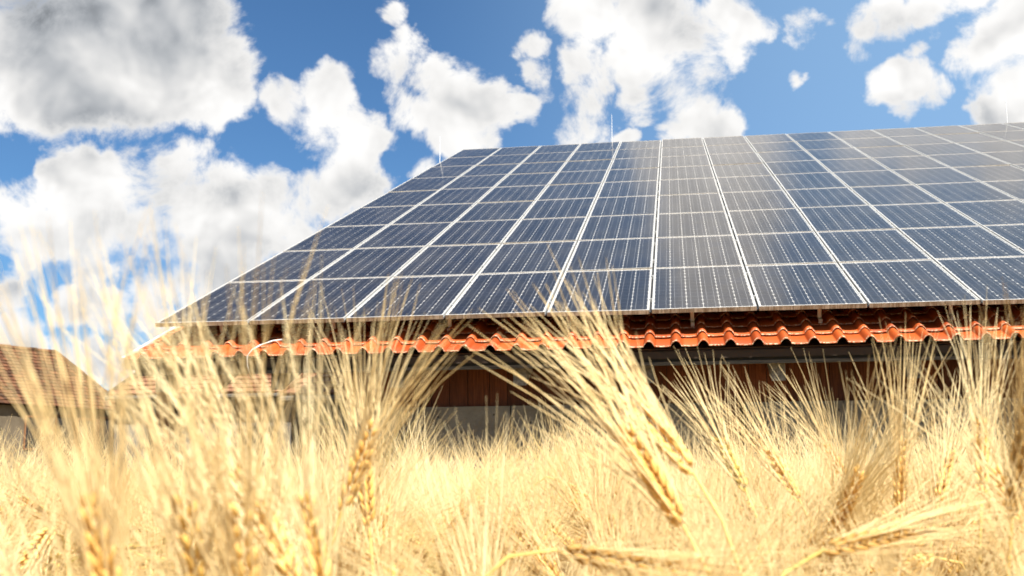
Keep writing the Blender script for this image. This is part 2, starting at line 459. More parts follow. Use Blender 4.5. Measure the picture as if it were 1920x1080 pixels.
# roof deck: front and rear slope as one folded slab
mb = MB()
e = roof(0, VE + 0.06, WT - 0.04); r_ = roof(0, VR, WT - 0.04)
back = Vector((0, 2 * r_.y - e.y, e.z))
for s in (0.0,):
    prof = [e, r_, back, back + Vector((0, 0, -0.10)), r_ + Vector((0, 0, -0.12)), e + Vector((0, 0, -0.07))]
    mb.prism([(U0 + 0.03, p.y, p.z) for p in prof], (U1 - U0 - 0.06, 0, 0))
bpart('roof_deck', mb, 'dark_deck')
# clay tiles, five courses of them
def tile_mesh():
    mb = MB()
    W, L, T = 0.25, 0.42, 0.013
    xs = []
    XS = [-.012, .02, .06, .10, .130, .140, .146, .153, .162, .173, .184, .195, .206, .217, .227, .235, .242, .250, .266]
    N = len(XS) - 1
    for x in XS:
        if x < 0.140:
            z = 0.005 * ((x - 0.065) / 0.075) ** 2
        elif x < 0.242:
            z = 0.005 + 0.052 * math.sin(math.pi * (x - 0.140) / 0.102) ** 0.75
        else:
            z = 0.004
        xs.append((x, z))
    def row(y, dz, shrink=0.0):
        return [(x, y, z + dz) for x, z in xs]
    top0 = row(0.0, 0.030); top1 = row(L, 0.0)
    b = len(mb.v)
    n = N + 1
    lip = [(x, -0.004, z + 0.020) for x, z in xs]
    bot0 = [(x, 0.0, z + 0.030 - T) for x, z in xs]; bot1 = [(x, L, z - T) for x, z in xs]
    mb.v += bot1 + bot0 + lip + top0 + top1
    for r in range(4):
        for k in range(N):
            mb.f.append((b + r * n + k, b + r * n + k + 1, b + (r + 1) * n + k + 1, b + (r + 1) * n + k)); mb.mi.append(0)
    mb.f.append(tuple(b + r * n for r in (0, 1, 2, 3, 4))); mb.mi.append(0)
    mb.f.append(tuple(b + r * n + N for r in (4, 3, 2, 1, 0))); mb.mi.append(0)
    return mb.mesh('roof_tile', 'clay_tile_orange', True)
TM = tile_mesh()
ncol = int((U1 - U0) / 0.25)
for rw in range(5):
    for k in range(ncol):
        u = U0 + 0.012 + k * 0.25
        M = ROOF @ Matrix.Translation((u + rng.uniform(-.002, .002), VE + rw * 0.335 + rng.uniform(-.004, .004), WT + rng.uniform(-.002, .002))) \
            @ Matrix.Rotation(rng.uniform(-.006, .006), 4, 'Z') @ Matrix.Rotation(rng.uniform(-.008, .008), 4, 'Y')
        bpart('roof_tile', TM, mat=M)
# eave build-up below the tiles
te = roof(0, VE, WT)
ye, ze = te.y + 0.12, te.z + 0.004
mb = MB(); mb.box(U0 + 0.05, ye, ze - 0.040, U1 - 0.05, ye + 0.03, ze + 0.012)
bpart('eave_board', mb, 'eave_board_brown')
mb = MB(); mb.box(U0 + 0.05, ye + 0.012, ze - 0.112, U1 - 0.05, ye + 0.03, ze - 0.0405)
bpart('insect_mesh', mb, 'insect_mesh')
mb = MB(); mb.box(U0 + 0.05, ye - 0.006, ze - 0.142, U1 - 0.05, ye + 0.05, ze - 0.1125)
bpart('eave_batten', mb, 'grey_weathered_wood')
mb = MB()
mb.box(-0.018, VE + 0.01, WT - 0.10, 0.018, VR, WT + 0.035, M=ROOF @ Matrix.Translation((U0 - 0.022, 0, 0)))
bpart('verge_board', mb, 'white_paint')
# rafters with plumb cut grey tails
x = 0.10
while x < U1:
    mb = MB()
    y0 = ye + 0.16
    zt = lambda y: ze - 0.105 + (y - y0) * math.tan(PHI)
    pts = [(x - 0.065, y0, zt(y0) - 0.19), (x - 0.065, y0 + 3.0, zt(y0 + 3.0) - 0.19), (x - 0.065, y0 + 3.0, zt(y0 + 3.0) + 0.0), (x - 0.065, y0, zt(y0) + 0.0)]
    mb.prism(pts, (0.13, 0, 0))
    bpart('rafter', mb, 'rafter_grey')
    x += 1.225
# timber wall of upright planks above a concrete plinth
YW = 0.50
XC = 1.86
x = XC
while x < U1 - 0.3:
    w = rng.uniform(0.17, 0.23)
    mb = MB(); dy = rng.uniform(0, 0.010)
    ztop = ze - 0.145 + (YW - ye) * math.tan(PHI) + 0.10
    mb.box(x, YW + dy, 1.725, x + w - 0.006, YW + dy + 0.025, ztop)
    bpart('plank', mb, 'plank_red_brown')
    x += w
mb = MB(); mb.box(XC, YW + 0.04, 0.0, U1 - 0.3, YW + 0.10, 2.3)
bpart('inner_wall', mb, 'opening_dark')
xs = [XC, 3.62, 5.74, 5.93, 8.0, 10.1, 12.2, U1 - 0.3]
for a, b in zip(xs[:-1], xs[1:]):
    if abs(a - 5.74) < 1e-6: continue
    mb = MB(); mb.box(a + 0.006, YW - 0.05, 0.0, b - 0.006, YW + 0.036, 1.72)
    bpart('concrete_panel', mb, 'concrete')
mb = MB(); mb.box(5.752, YW - 0.075, 0.0, 5.872, YW + 0.02, 1.716)
bpart('door_post', mb, 'post_brown')
mb = MB(); mb.box(XC + 0.0, YW + 0.11, 0.0, XC + 0.15, 2 * r_.y - 1.0, 2.3)
bpart('gable_wall', mb, 'concrete')
mb = MB(); mb.prism([(XC + 0.02, YW + 0.3, 2.31), (XC + 0.02, r_.y, r_.z - 0.35), (XC + 0.02, 2 * r_.y - 1.0, 2.31)], (0.1, 0, 0))
bpart('gable_boarding', mb, 'plank_red_brown')
mb = MB(); mb.box(-0.035, 0.22, 0.0, 0.115, 0.37, 2.22)
bpart('corner_post', mb, 'post_brown')
mb = MB()
mb.prism([(0.10, 0.25, 1.42), (0.10, 0.25, 1.60), (0.62, 0.25, 2.09), (0.80, 0.25, 2.09)], (0, 0.09, 0))
bpart('knee_brace', mb, 'post_brown')
mb = MB(); mb.box(-0.12, 0.24, 2.095, XC + 0.1, 0.36, 2.22)
bpart('wall_plate', mb, 'post_brown')

# ------------------------------------------------------------------ mounting frame: rails, hooks, clamps
mount = thing('mounting_frame', 'aluminium rails and hooks carrying the solar panels above the tiles', 'mounting frame', ROOF @ Matrix.Translation((7, 1, WT + 0.05)))
MI = mount.matrix_basis.inverted()
mb = MB(); mb.box(-7.05, -0.02, -0.02, 7.05, 0.02, 0.02)
RM = mb.mesh('rail', 'rail_aluminium')
for j in range(NROW):
    for fr_ in (0.22, 0.78):
        link('rail', RM, mount, MI @ ROOF @ Matrix.Translation((7.07, (j + fr_) * PV, -0.072)))
mb = MB()
mb.box(-0.018, -0.03, -0.16, 0.018, -0.022, 0.0)
mb.box(-0.018, -0.10, -0.168, 0.018, -0.03, -0.16)
mb.box(-0.018, -0.106, -0.20, 0.018, -0.10, -0.16)
HM = mb.mesh('roof_hook', 'rail_aluminium')
u = 0.55
while u < 14:
    link('roof_hook', HM, mount, MI @ ROOF @ Matrix.Translation((u, 0.22 * PV - 0.02, -0.06)))
    u += 1.225
mb = MB(); mb.box(-0.0105, -0.02, -0.05, 0.0105, 0.02, -0.004); mb.box(-0.016, -0.02, 0.0015, 0.016, 0.02, 0.004); mb.box(-0.006, -0.006, 0.004, 0.006, 0.006, 0.009)
CM = mb.mesh('clamp', 'rail_aluminium')
for k in range(1, NCOL):
    for j in range(5):
        for fr_ in (0.22, 0.78):
            link('clamp', CM, mount, MI @ ROOF @ Matrix.Translation((k * PU, (j + fr_) * PV, 0.0)))

mb = MB(); mb.box(-0.0128, 0.012, -0.036, 0.0128, NROW * PV - 0.02, -0.028)
GAP_BLOCKER = mb.mesh('gap_light_blocker', 'light_blocker_black')  # added strip, blocks sun through the column gaps and keeps them dark
for k in range(1, NCOL):
    link('gap_light_blocker', GAP_BLOCKER, mount, MI @ ROOF @ Matrix.Translation((k * PU, 0, 0)))

# ------------------------------------------------------------------ solar panels
MW, ML = 0.986, 1.982
FW = 0.011
def frame_mesh():
    mb = MB()
    for x0, y0, x1, y1 in ((0, 0, MW, FW), (0, ML - FW, MW, ML), (0, FW + .0, FW, ML - FW), (MW - FW, FW, MW, ML - FW)):
        mb.box(x0, y0, -0.042, x1, y1, 0.0)
    return mb.mesh('frame', 'panel_frame_aluminium')
FM = frame_mesh()
mb = MB(); mb.box(FW, FW, -0.010, MW - FW, ML - FW, -0.0062)
BM = mb.mesh('backsheet', 'backsheet_white')
mb = MB(); mb.box(FW, FW, -0.0135, MW - FW, ML - FW, -0.0105)
REAR_BLOCKER = mb.mesh('rear_light_blocker', 'light_blocker_black')  # added black sheet, cuts light bounced from the panel underside onto the tiles
mb = MB(); mb.quad((FW, FW, -0.0020), (MW - FW, FW, -0.0020), (MW - FW, ML - FW, -0.0020), (FW, ML - FW, -0.0020))
GM = mb.mesh('glass', 'panel_glass')
CW, CL, GAP, CH = 0.1535, 0.1540, 0.0042, 0.013
MX = (MW - 6 * CW - 5 * GAP) / 2
MY = (ML - 12 * CL - 11 * GAP) / 2
def add_cell(mb, x, y):
    z = -0.0048
    mb.poly([(x + CH, y, z), (x + CW - CH, y, z), (x + CW, y + CH, z), (x + CW, y + CL - CH, z), (x + CW - CH, y + CL, z), (x + CH, y + CL, z), (x, y + CL - CH, z), (x, y + CH, z)], 0)
    for fx in (0.26, 0.74):
        xx = x + CW * fx
        mb.quad((xx - .0013, y, z + .0009), (xx + .0013, y, z + .0009), (xx + .0013, y + CL, z + .0009), (xx - .0013, y + CL, z + .0009), 1)
mb = MB(); add_cell(mb, 0, 0)
CELL = mb.mesh('cell', ['cell_silicon', 'busbar_silver'])
mb = MB()
for j in range(12): add_cell(mb, 0, j * (CL + GAP))
STRING = mb.mesh('cell_string', ['cell_silicon', 'busbar_silver'])
ORD = ['first', 'second', 'third', 'fourth', 'fifth', 'sixth', 'seventh', 'eighth', 'ninth', 'tenth', 'eleventh', 'twelfth', 'thirteenth', 'fourteenth']
for k in range(NCOL):
    for j in range(NROW):
        if j == 0: rowt = 'lowest row along the eave'
        elif j == NROW - 1: rowt = 'top row along the ridge'
        else: rowt = '%s row up from the eave' % ORD[j]
        colt = 'leftmost column' if k == 0 else '%s column from the left' % ORD[k]
        M = ROOF @ Matrix.Translation((k * PU + 0.012, j * PV + 0.004, rng.uniform(-.001, .001))) \
            @ Matrix.Rotation(rng.gauss(0, R(0.10)), 4, 'X') @ Matrix.Rotation(rng.gauss(0, R(0.13)), 4, 'Y')
        sp = thing('solar_panel', 'solar panel, %s, %s' % (colt, rowt), 'solar panel', M, 'solar panels on the barn roof')
        link('frame', FM, sp); link('backsheet', BM, sp); link('rear_light_blocker', REAR_BLOCKER, sp); link('glass', GM, sp)
        for a in range(6):
            if j == 0 and k < 10:
                for b in range(12):
                    link('cell', CELL, sp, Matrix.Translation((MX + a * (CW + GAP), MY + b * (CL + GAP), 0)))
            else:
                link('cell_string', STRING, sp, Matrix.Translation((MX + a * (CW + GAP), MY, 0)))

# ------------------------------------------------------------------ lightning rods, cable
def rod(base, h, lab):
    mb = MB()
    mb.tube([(0, 0, 0), (0, 0, h * .5), (0.004, 0, h)], [0.010, 0.008, 0.004], 6)
    t = thing('lightning_rod', lab, 'lightning rod', Matrix.Translation(base), 'lightning rods along the roof')
    link('rod', mb.mesh('rod', 'rod_metal'), t)
    mb = MB(); mb.box(-.05, -.05, -.02, .05, .05, .03)
    link('foot', mb.mesh('foot', 'rod_metal'), t)
p1 = roof(-0.115, 15.45, WT + 0.02)
rod(p1, 0.86, 'thin white lightning rod at the left verge of the solar roof')
rod((3.815, roof(0, VR, 0).y + 0.02, roof(0, VR, WT).z), 10.09 - roof(0, VR, WT).z, 'thin lightning rod on the ridge above the middle of the panels')
rod((13.30, roof(0, VR, 0).y + 0.02, roof(0, VR, WT).z), 10.03 - roof(0, VR, WT).z, 'thin lightning rod on the ridge at the far right')
mb = MB()
pts = [roof(1.36, 0.10, WT + 0.06), roof(1.27, -0.06, WT + 0.09), roof(1.19, -0.20, WT + 0.085), roof(1.14, -0.31, WT + 0.07), roof(1.125, -0.40, WT + 0.03), roof(1.12, -0.42, WT - 0.06), roof(1.12, -0.36, WT - 0.2)]
mb.tube(pts, [0.008] * 7, 6)
link('cable', mb.mesh('cable', 'white_paint', True), label='white cable looping over the tiles from under the panels', cat='cable')

# ------------------------------------------------------------------ neighbouring buildings
def tint_mesh(mb, name, mat, tints):
    me = mb.mesh(name, mat)
    at = me.attributes.new('tint', 'FLOAT', 'FACE')
    at.data.foreach_set('value', tints)
    return me
def tile_field(mb, tints, P, ex, ey, n, W, L, ew, el, rg, inside=None, roll=False):
    """small slabs laid in courses over the slope through P, ex along, ey up the slope"""
    j = 0
    while j * el < L - 1e-6:
        i = 0
        off = (j % 2) * 0.5 * ew
        while i * ew - off < W:
            x0 = i * ew - off; x1 = x0 + ew * 0.955
            cx, cy = (x0 + x1) / 2, j * el
            i += 1
            if x0 < -0.01 or x1 > W + 0.01 : continue
            if inside and not inside(cx, cy): continue
            dz = rg.uniform(0, 0.02); t = rg.random()
            y0 = j * el + rg.uniform(-.012, .012); y1 = y0 + el * 1.25
            a = P + ex * x0 + ey * y0 + n * (0.055 + dz)
            b = P + ex * x1 + ey * y0 + n * (0.055 + dz + rg.uniform(-.008, .008))
            c_ = P + ex * x1 + ey * y1 + n * (0.02)
            d = P + ex * x0 + ey * y1 + n * (0.02)
            a2 = a - n * 0.035; b2 = b - n * 0.035
            mb.quad(a, b, c_, d); mb.quad(a2, b2, b, a); mb.quad(b2, b, c_, c_ - n * .02); mb.quad(a, a2, d - n * .02, d)
            tints += [t] * 4
        j += 1
# old hipped barn at the far left
E0 = Vector((-24.357, 35.333, 4.4)); E1 = Vector((-21.636, 41.788, 4.4))
ex = (E1 - E0).normalized()
E0 = E0 - ex * 9.0
Wd = (E1 - E0).length
hn = Vector((-ex.y, ex.x, 0))                  # horizontal, away from the viewer
RUN, RISE = 3.23, 2.91
HIP = 1.92
old = thing('old_barn', 'old barn with sagging dark red tiled roof at the far left', 'barn', Matrix.Translation((E0.x, E0.y, 0)))
OI = old.matrix_basis.inverted()
def opart(name, mb_, mat, me=None, parent=None, kind=None):
    return link(name, me or mb_.mesh(name, mat), parent or old, OI, kind=kind)
ey = (hn * RUN + Vector((0, 0, RISE))); SL = ey.length; ey.normalize()
nn = ex.cross(ey); nn = nn if nn.z > 0 else -nn
mb = MB(); tn = []
rg = random.Random(3)
tile_field(mb, tn, E0, ex, ey, nn, Wd, SL, 0.23, 0.25, rg, inside=lambda x, y: x < Wd - HIP * y / SL + 0.05)
me = tint_mesh(mb, 'tiles', 'old_tile', tn)
rb = MB()
rb.poly([E0, E1, E1 - ex * HIP + hn * RUN + Vector((0, 0, RISE)), E0 + hn * RUN + Vector((0, 0, RISE))])
B0 = E0 + hn * 2 * RUN; B1 = E1 + hn * 2 * RUN
rb.poly([B1, B0, E0 + hn * RUN + Vector((0, 0, RISE)), E1 - ex * HIP + hn * RUN + Vector((0, 0, RISE))])
rb.poly([E1, B1, E1 - ex * HIP + hn * RUN + Vector((0, 0, RISE))])
rb.poly([B0, E0, E0 + hn * RUN + Vector((0, 0, RISE))])
rf = opart('roof', rb, 'old_tile')
opart('tiles', None, None, me, rf, 'stuff').matrix_basis = Matrix.Identity(4)
mb = MB(); tn = []
q0 = E0 + hn * RUN + Vector((0, 0, RISE + .03)); q1 = E1 - ex * HIP + hn * RUN + Vector((0, 0, RISE + .03))
def ridge_tiles(a, b, step=0.36):
    n_ = int((b - a).length / step); d = (b - a).normalized()
    for i in range(n_):
        s = a + d * (i * step) + Vector((0, 0, rg.uniform(-.02, .03) ))
        mb2 = MB(); mb2.tube([s, s + d * (step * 1.05)], [0.10, 0.115], 8)
        bb = len(mb.v); mb.v += mb2.v; mb.f += [tuple(bb + k for k in f) for f in mb2.f]; mb.mi += mb2.mi
        tn.extend([rg.random()] * len(mb2.f))
ridge_tiles(q0, q1); ridge_tiles(q1, E1 + Vector((0, 0, .05)))
opart('ridge_tiles', None, None, tint_mesh(mb, 'ridge_tiles', 'old_tile', tn), rf, 'stuff').matrix_basis = Matrix.Identity(4)
mb = MB()
i0, i1 = E0 + hn * .35 + ex * .3, E1 + hn * .35 - ex * .3
mb.prism([(i0.x, i0.y, 0), (i1.x, i1.y, 0), tuple((i1 + hn * (2 * RUN - .7)).xy) + (0,), tuple((i0 + hn * (2 * RUN - .7)).xy) + (0,)], (0, 0, 4.39))
opart('wall', mb, 'plaster_grey')
for s, w, z0, z1 in ((6.6, 0.8, 2.6, 3.8), (10.6, 0.9, 2.5, 3.9), (12.2, 1.0, 2.0, 4.0), (13.4, 1.0, 2.6, 3.9), (14.6, 0.9, 1.9, 4.0)):
    mb = MB()
    a = E0 + ex * s + hn * .34
    fr0 = MB()
    def rect(mbx, x0, x1, zz0, zz1, d0, d1):
        A = E0 + ex * (s + x0) + hn * (.35 - d1); B_ = E0 + ex * (s + x1) + hn * (.35 - d1)
        th = hn * (d1 - d0)
        mbx.prism([(A.x, A.y, zz0), (B_.x, B_.y, zz0), (B_.x, B_.y, zz1), (A.x, A.y, zz1)], th)
    rect(mb, 0, w, z0, z1, -0.02, 0.012)
    wo = opart('window', mb, 'opening_dark')
    rect(fr0, -0.07, 0.0, z0 - .07, z1 + .07, -0.02, 0.05); rect(fr0, w, w + .07, z0 - .07, z1 + .07, -0.02, 0.05)
    rect(fr0, 0, w, z1, z1 + .07, -0.02, 0.045); rect(fr0, -0.02, w + .02, z0 - .07, z0, -0.02, 0.06)
    opart('frame', fr0, 'post_brown', parent=wo).matrix_basis = Matrix.Identity(4)
def gable_shed(name, label, X0, X1, Y, ZE, run, rise, tilemat, wallmat, vergemat, seed, tw, tl, openings):
    t = thing(name, label, 'shed' if name == 'shed' else 'farm building', Matrix.Translation((X0, Y, 0)))
    I = t.matrix_basis.inverted()
    rg2 = random.Random(seed)
    exx = Vector((1, 0, 0)); eyy = Vector((0, run, rise)); S = eyy.length; eyy.normalize(); n2 = exx.cross(eyy)
    mb = MB(); tn = []
    P = Vector((X0, Y, ZE))
    tile_field(mb, tn, P, exx, eyy, n2, X1 - X0, S, tw, tl, rg2)
    rb = MB()
    rb.prism([(X0, Y, ZE), (X0, Y + run, ZE + rise), (X0, Y + 2 * run, ZE), (X0, Y + 2 * run, ZE - .08), (X0, Y + run, ZE + rise - .1), (X0, Y, ZE - .08)], (X1 - X0, 0, 0))
    rf = link('roof', rb.mesh('roof', tilemat), t, I)
    link('tiles', tint_mesh(mb, 'tiles', tilemat, tn), rf, kind='stuff')
    mb = MB()
    for (xa, xb) in ((X0 - .05, X0 - .003), (X1 + .003, X1 + .05)):
        mb.prism([(xa, Y - .03, ZE - .12), (xa, Y + run, ZE + rise - .10), (xa, Y + run, ZE + rise + .10), (xa, Y - .03, ZE + .08)], (xb - xa, 0, 0))
    link('verge_board', mb.mesh('verge_board', vergemat), t, I)
    mb = MB()
    mb.prism([(X0 + .06, Y + .3, 0), (X0 + .06, Y + 2 * run - .3, 0), (X0 + .06, Y + 2 * run - .3, ZE + .03), (X0 + .06, Y + run, ZE + rise - .16), (X0 + .06, Y + .3, ZE + .03)], (X1 - X0 - .12, 0, 0))
    link('wall', mb.mesh('wall', wallmat), t, I)
    mb = MB(); mb.tube([(X0 - .02, Y - .07, ZE - .06), (X1 + .02, Y - .07, ZE - .06)], [.06, .06], 8)
    link('gutter', mb.mesh('gutter', 'grey_weathered_wood'), t, I)
    for nm, xa, xb, za, zb in openings:
        mb = MB(); mb.box(X0 + xa, Y + .27, za, X0 + xb, Y + .33, zb)
        dd = link(nm, mb.mesh(nm, 'opening_dark' if nm == 'window' else 'post_brown'), t, I)
        mb = MB()
        mb.box(X0 + xa - .06, Y + .25, za, X0 + xa, Y + .34, zb + .06); mb.box(X0 + xb, Y + .25, za, X0 + xb + .06, Y + .34, zb + .06); mb.box(X0 + xa, Y + .25, zb, X0 + xb, Y + .34, zb + .06)
        link('frame', mb.mesh('frame', 'grey_weathered_wood'), dd)
    return t, I
t, I = gable_shed('farm_building', 'low farm building with faded tiled roof between the barns', -8.78, 1.2, 15.6, 3.09, 3.2, 1.38, 'faded_tile', 'plaster_white', 'grey_weathered_wood', 11, 0.24, 0.33,
    [('window', 1.0, 1.9, 1.3, 2.3), ('window', 3.4, 4.3, 1.3, 2.3), ('door', 5.6, 6.7, 0.0, 2.2)])
mb = MB(); mb.tube([(-7.15, 15.55, 3.0), (-7.15, 15.8, 2.8), (-7.15, 15.8, 0)], [.05] * 3, 8)
link('downpipe', mb.mesh('downpipe', 'grey_weathered_wood'), t, I)
gable_shed('shed', 'small grey shed with weathered clay roof seen under the barn eave', -1.65, 1.5, 8.45, 2.47, 2.0, 0.75, 'faded_tile', 'plaster_grey', 'post_brown', 12, 0.25, 0.33,
    [('door', 0.55, 1.15, 0.0, 1.95), ('window', 1.7, 2.3, 1.2, 1.9)])

# ------------------------------------------------------------------ barley
def frame_of(axis):
    axis = Vector(axis).normalized()
    ref = Vector((0, 0, 1)) if abs(axis.z) < 0.9 else Vector((1, 0, 0))
    a = axis.cross(ref).normalized(); b = axis.cross(a).normalized()
    return axis, a, b
def gen_ear(grains, awns, base, axis, length, awn_len, spread, rg, roll=0.0, curve=0.12, awn_r=0.00044, nodes=14, six=True, gs=1.0):
    axis, a, b = frame_of(axis)
    q = Quaternion(axis, roll); a = q @ a; b = q @ b
    bend = b * rg.uniform(-curve, curve)
    base = Vector(base)
    for i in range(nodes):
        t = i / (nodes - 1)
        c = base + axis * (length * t * 0.93) + bend * (length * t * t)
        ax = (axis + bend * (2 * t)).normalized()
        side = 1 if i % 2 == 0 else -1
        sz = (0.80 + 0.45 * math.sin(math.pi * min(1, t * 1.1 + 0.12))) * 0.95 * gs
        for k in ((-1, 0, 1) if six else (0,)):
            rad = (a * side * math.cos(k * 0.95) + b * math.sin(k * 0.95)).normalized()
            tilt = 0.30 + 0.05 * abs(k) + rg.uniform(-.05, .05)
            gd = (ax * math.cos(tilt) + rad * math.sin(tilt)).normalized()
            s0 = c + rad * (0.0026 * gs)
            L = 0.0128 * sz; rr = 0.0021 * sz
            g_ax, ga, gb = frame_of(gd)
            st = len(grains.v)
            sides = 5
            grains.v.append(tuple(s0))
            for fr_, fw in ((0.22, 0.75), (0.5, 1.0), (0.8, 0.55)):
                for s in range(sides):
                    an = 2 * math.pi * s / sides
                    grains.v.append(tuple(s0 + gd * (L * fr_) + (ga * math.cos(an) + gb * math.sin(an)) * (rr * fw)))
            tip = s0 + gd * L
            grains.v.append(tuple(tip))
            for s in range(sides):
                s2 = (s + 1) % sides
                grains.f.append((st, st + 1 + s2, st + 1 + s))
                for r in (0, 1):
                    p = st + 1 + r * sides
                    grains.f.append((p + s, p + s2, p + sides + s2, p + sides + s))
                p = st + 1 + 2 * sides
                grains.f.append((p + s, p + s2, st + 1 + 3 * sides))
            grains.mi += [0] * (sides * 4)
            # awn
            al = awn_len * (0.80 + 0.28 * math.sin(math.pi * (0.15 + 0.75 * t))) * rg.uniform(0.82, 1.08)
            sp = spread * (1.15 - 0.55 * t) * rg.uniform(0.45, 1.35)
            rj = (rad + a * rg.gauss(0, .35) + b * rg.gauss(0, .35)).normalized()
            d0 = (ax + rj * sp).normalized()
            cv = rj * (rg.uniform(-0.20, 0.42) * al) + Vector((rg.gauss(0, .07), rg.gauss(0, .07), rg.gauss(-.05, .07))) * al
            path = [tip - gd * 0.002]
            for tt in (0.34, 0.68, 1.0):
                path.append(tip + d0 * (al * tt) + cv * (tt * tt) * 0.5)
            awns.tube(path, [awn_r * 1.15, awn_r, awn_r * 0.75, awn_r * 0.22], 3, cap=False)
def gen_stem(mb, root, base, axis, rad=0.0014, n=9, top=1.0):
    root, base, axis = Vector(root), Vector(base), Vector(axis).normalized()
    L = (base - root).length
    t0 = Vector((0, 0, 1)) * L * 0.9
    t1 = axis * L * 0.55 * top
    pts = []
    for i in range(n):
        s = (i / (n - 1)) ** 0.8
        h00 = 2 * s ** 3 - 3 * s ** 2 + 1; h10 = s ** 3 - 2 * s ** 2 + s; h01 = -2 * s ** 3 + 3 * s ** 2; h11 = s ** 3 - s ** 2
        pts.append(root * h00 + t0 * h10 + base * h01 + t1 * h11)
    mb.tube(pts, [rad * 1.5 - rad * 0.6 * (i / (n - 1)) for i in range(n)], 5, cap=False)
    return pts
def gen_leaf(mb, p, heading, L, rg):
    d = Vector((math.cos(heading), math.sin(heading), 0)); sd = Vector((-d.y, d.x, 0))
    N = 7
    z0 = rg.uniform(0.7, 1.2); tw = rg.uniform(-1.5, 1.5)
    prev = None
    for i in range(N + 1):
        t = i / N
        c = p + d * (L * t * 0.8) + Vector((0, 0, L * (z0 * t - 1.5 * t * t)))
        w = 0.0045 * (1 - t) ** 0.7 * min(1, 0.4 + t * 4)
        s = (sd * math.cos(tw * t) + Vector((0, 0, 1)) * math.sin(tw * t)) * w
        cur = (c - s, c + s)
        if prev: mb.quad(prev[0], prev[1], cur[1], cur[0])
        prev = cur
# --- plant kinds shared by the crop: upright, leaning and nodding ears
KINDS = []
rb = random.Random(21)
for v in range(14):
    tilt = [8, 18, 30, 45, 60, 75, 85, 95, 105, 70, 88, 22, 50, 98][v]
    tl = R(tilt)
    axis = Vector((math.sin(tl), rb.uniform(-.15, .15), math.cos(tl))).normalized()
    hgt = 0.89 + rb.uniform(-.03, .03) + 0.03 * math.sin(tl)
    base = Vector((0.05 + 0.10 * math.sin(tl) + rb.uniform(-.03, .03), rb.uniform(-.04, .04), hgt))
    st, gr_, aw, lf = MB(), MB(), MB(), MB()
    pts = gen_stem(st, (0, 0, 0), base, axis)
    gen_ear(gr_, aw, base, axis, rb.uniform(.066, .086), rb.uniform(.125, .17), rb.uniform(.18, .42), rb, rb.uniform(0, 3.1), gs=1.2)
    gen_leaf(lf, pts[5], rb.uniform(0, 6.28), rb.uniform(.14, .22), rb)
    if v % 2: gen_leaf(lf, pts[6], rb.uniform(0, 6.28), rb.uniform(.10, .16), rb)
    KINDS.append((st.mesh('stem', 'stem_straw', True), gr_.mesh('ear', 'grain_gold', True), aw.mesh('awns', 'awn_straw', True), lf.mesh('leaf', 'leaf_straw')))
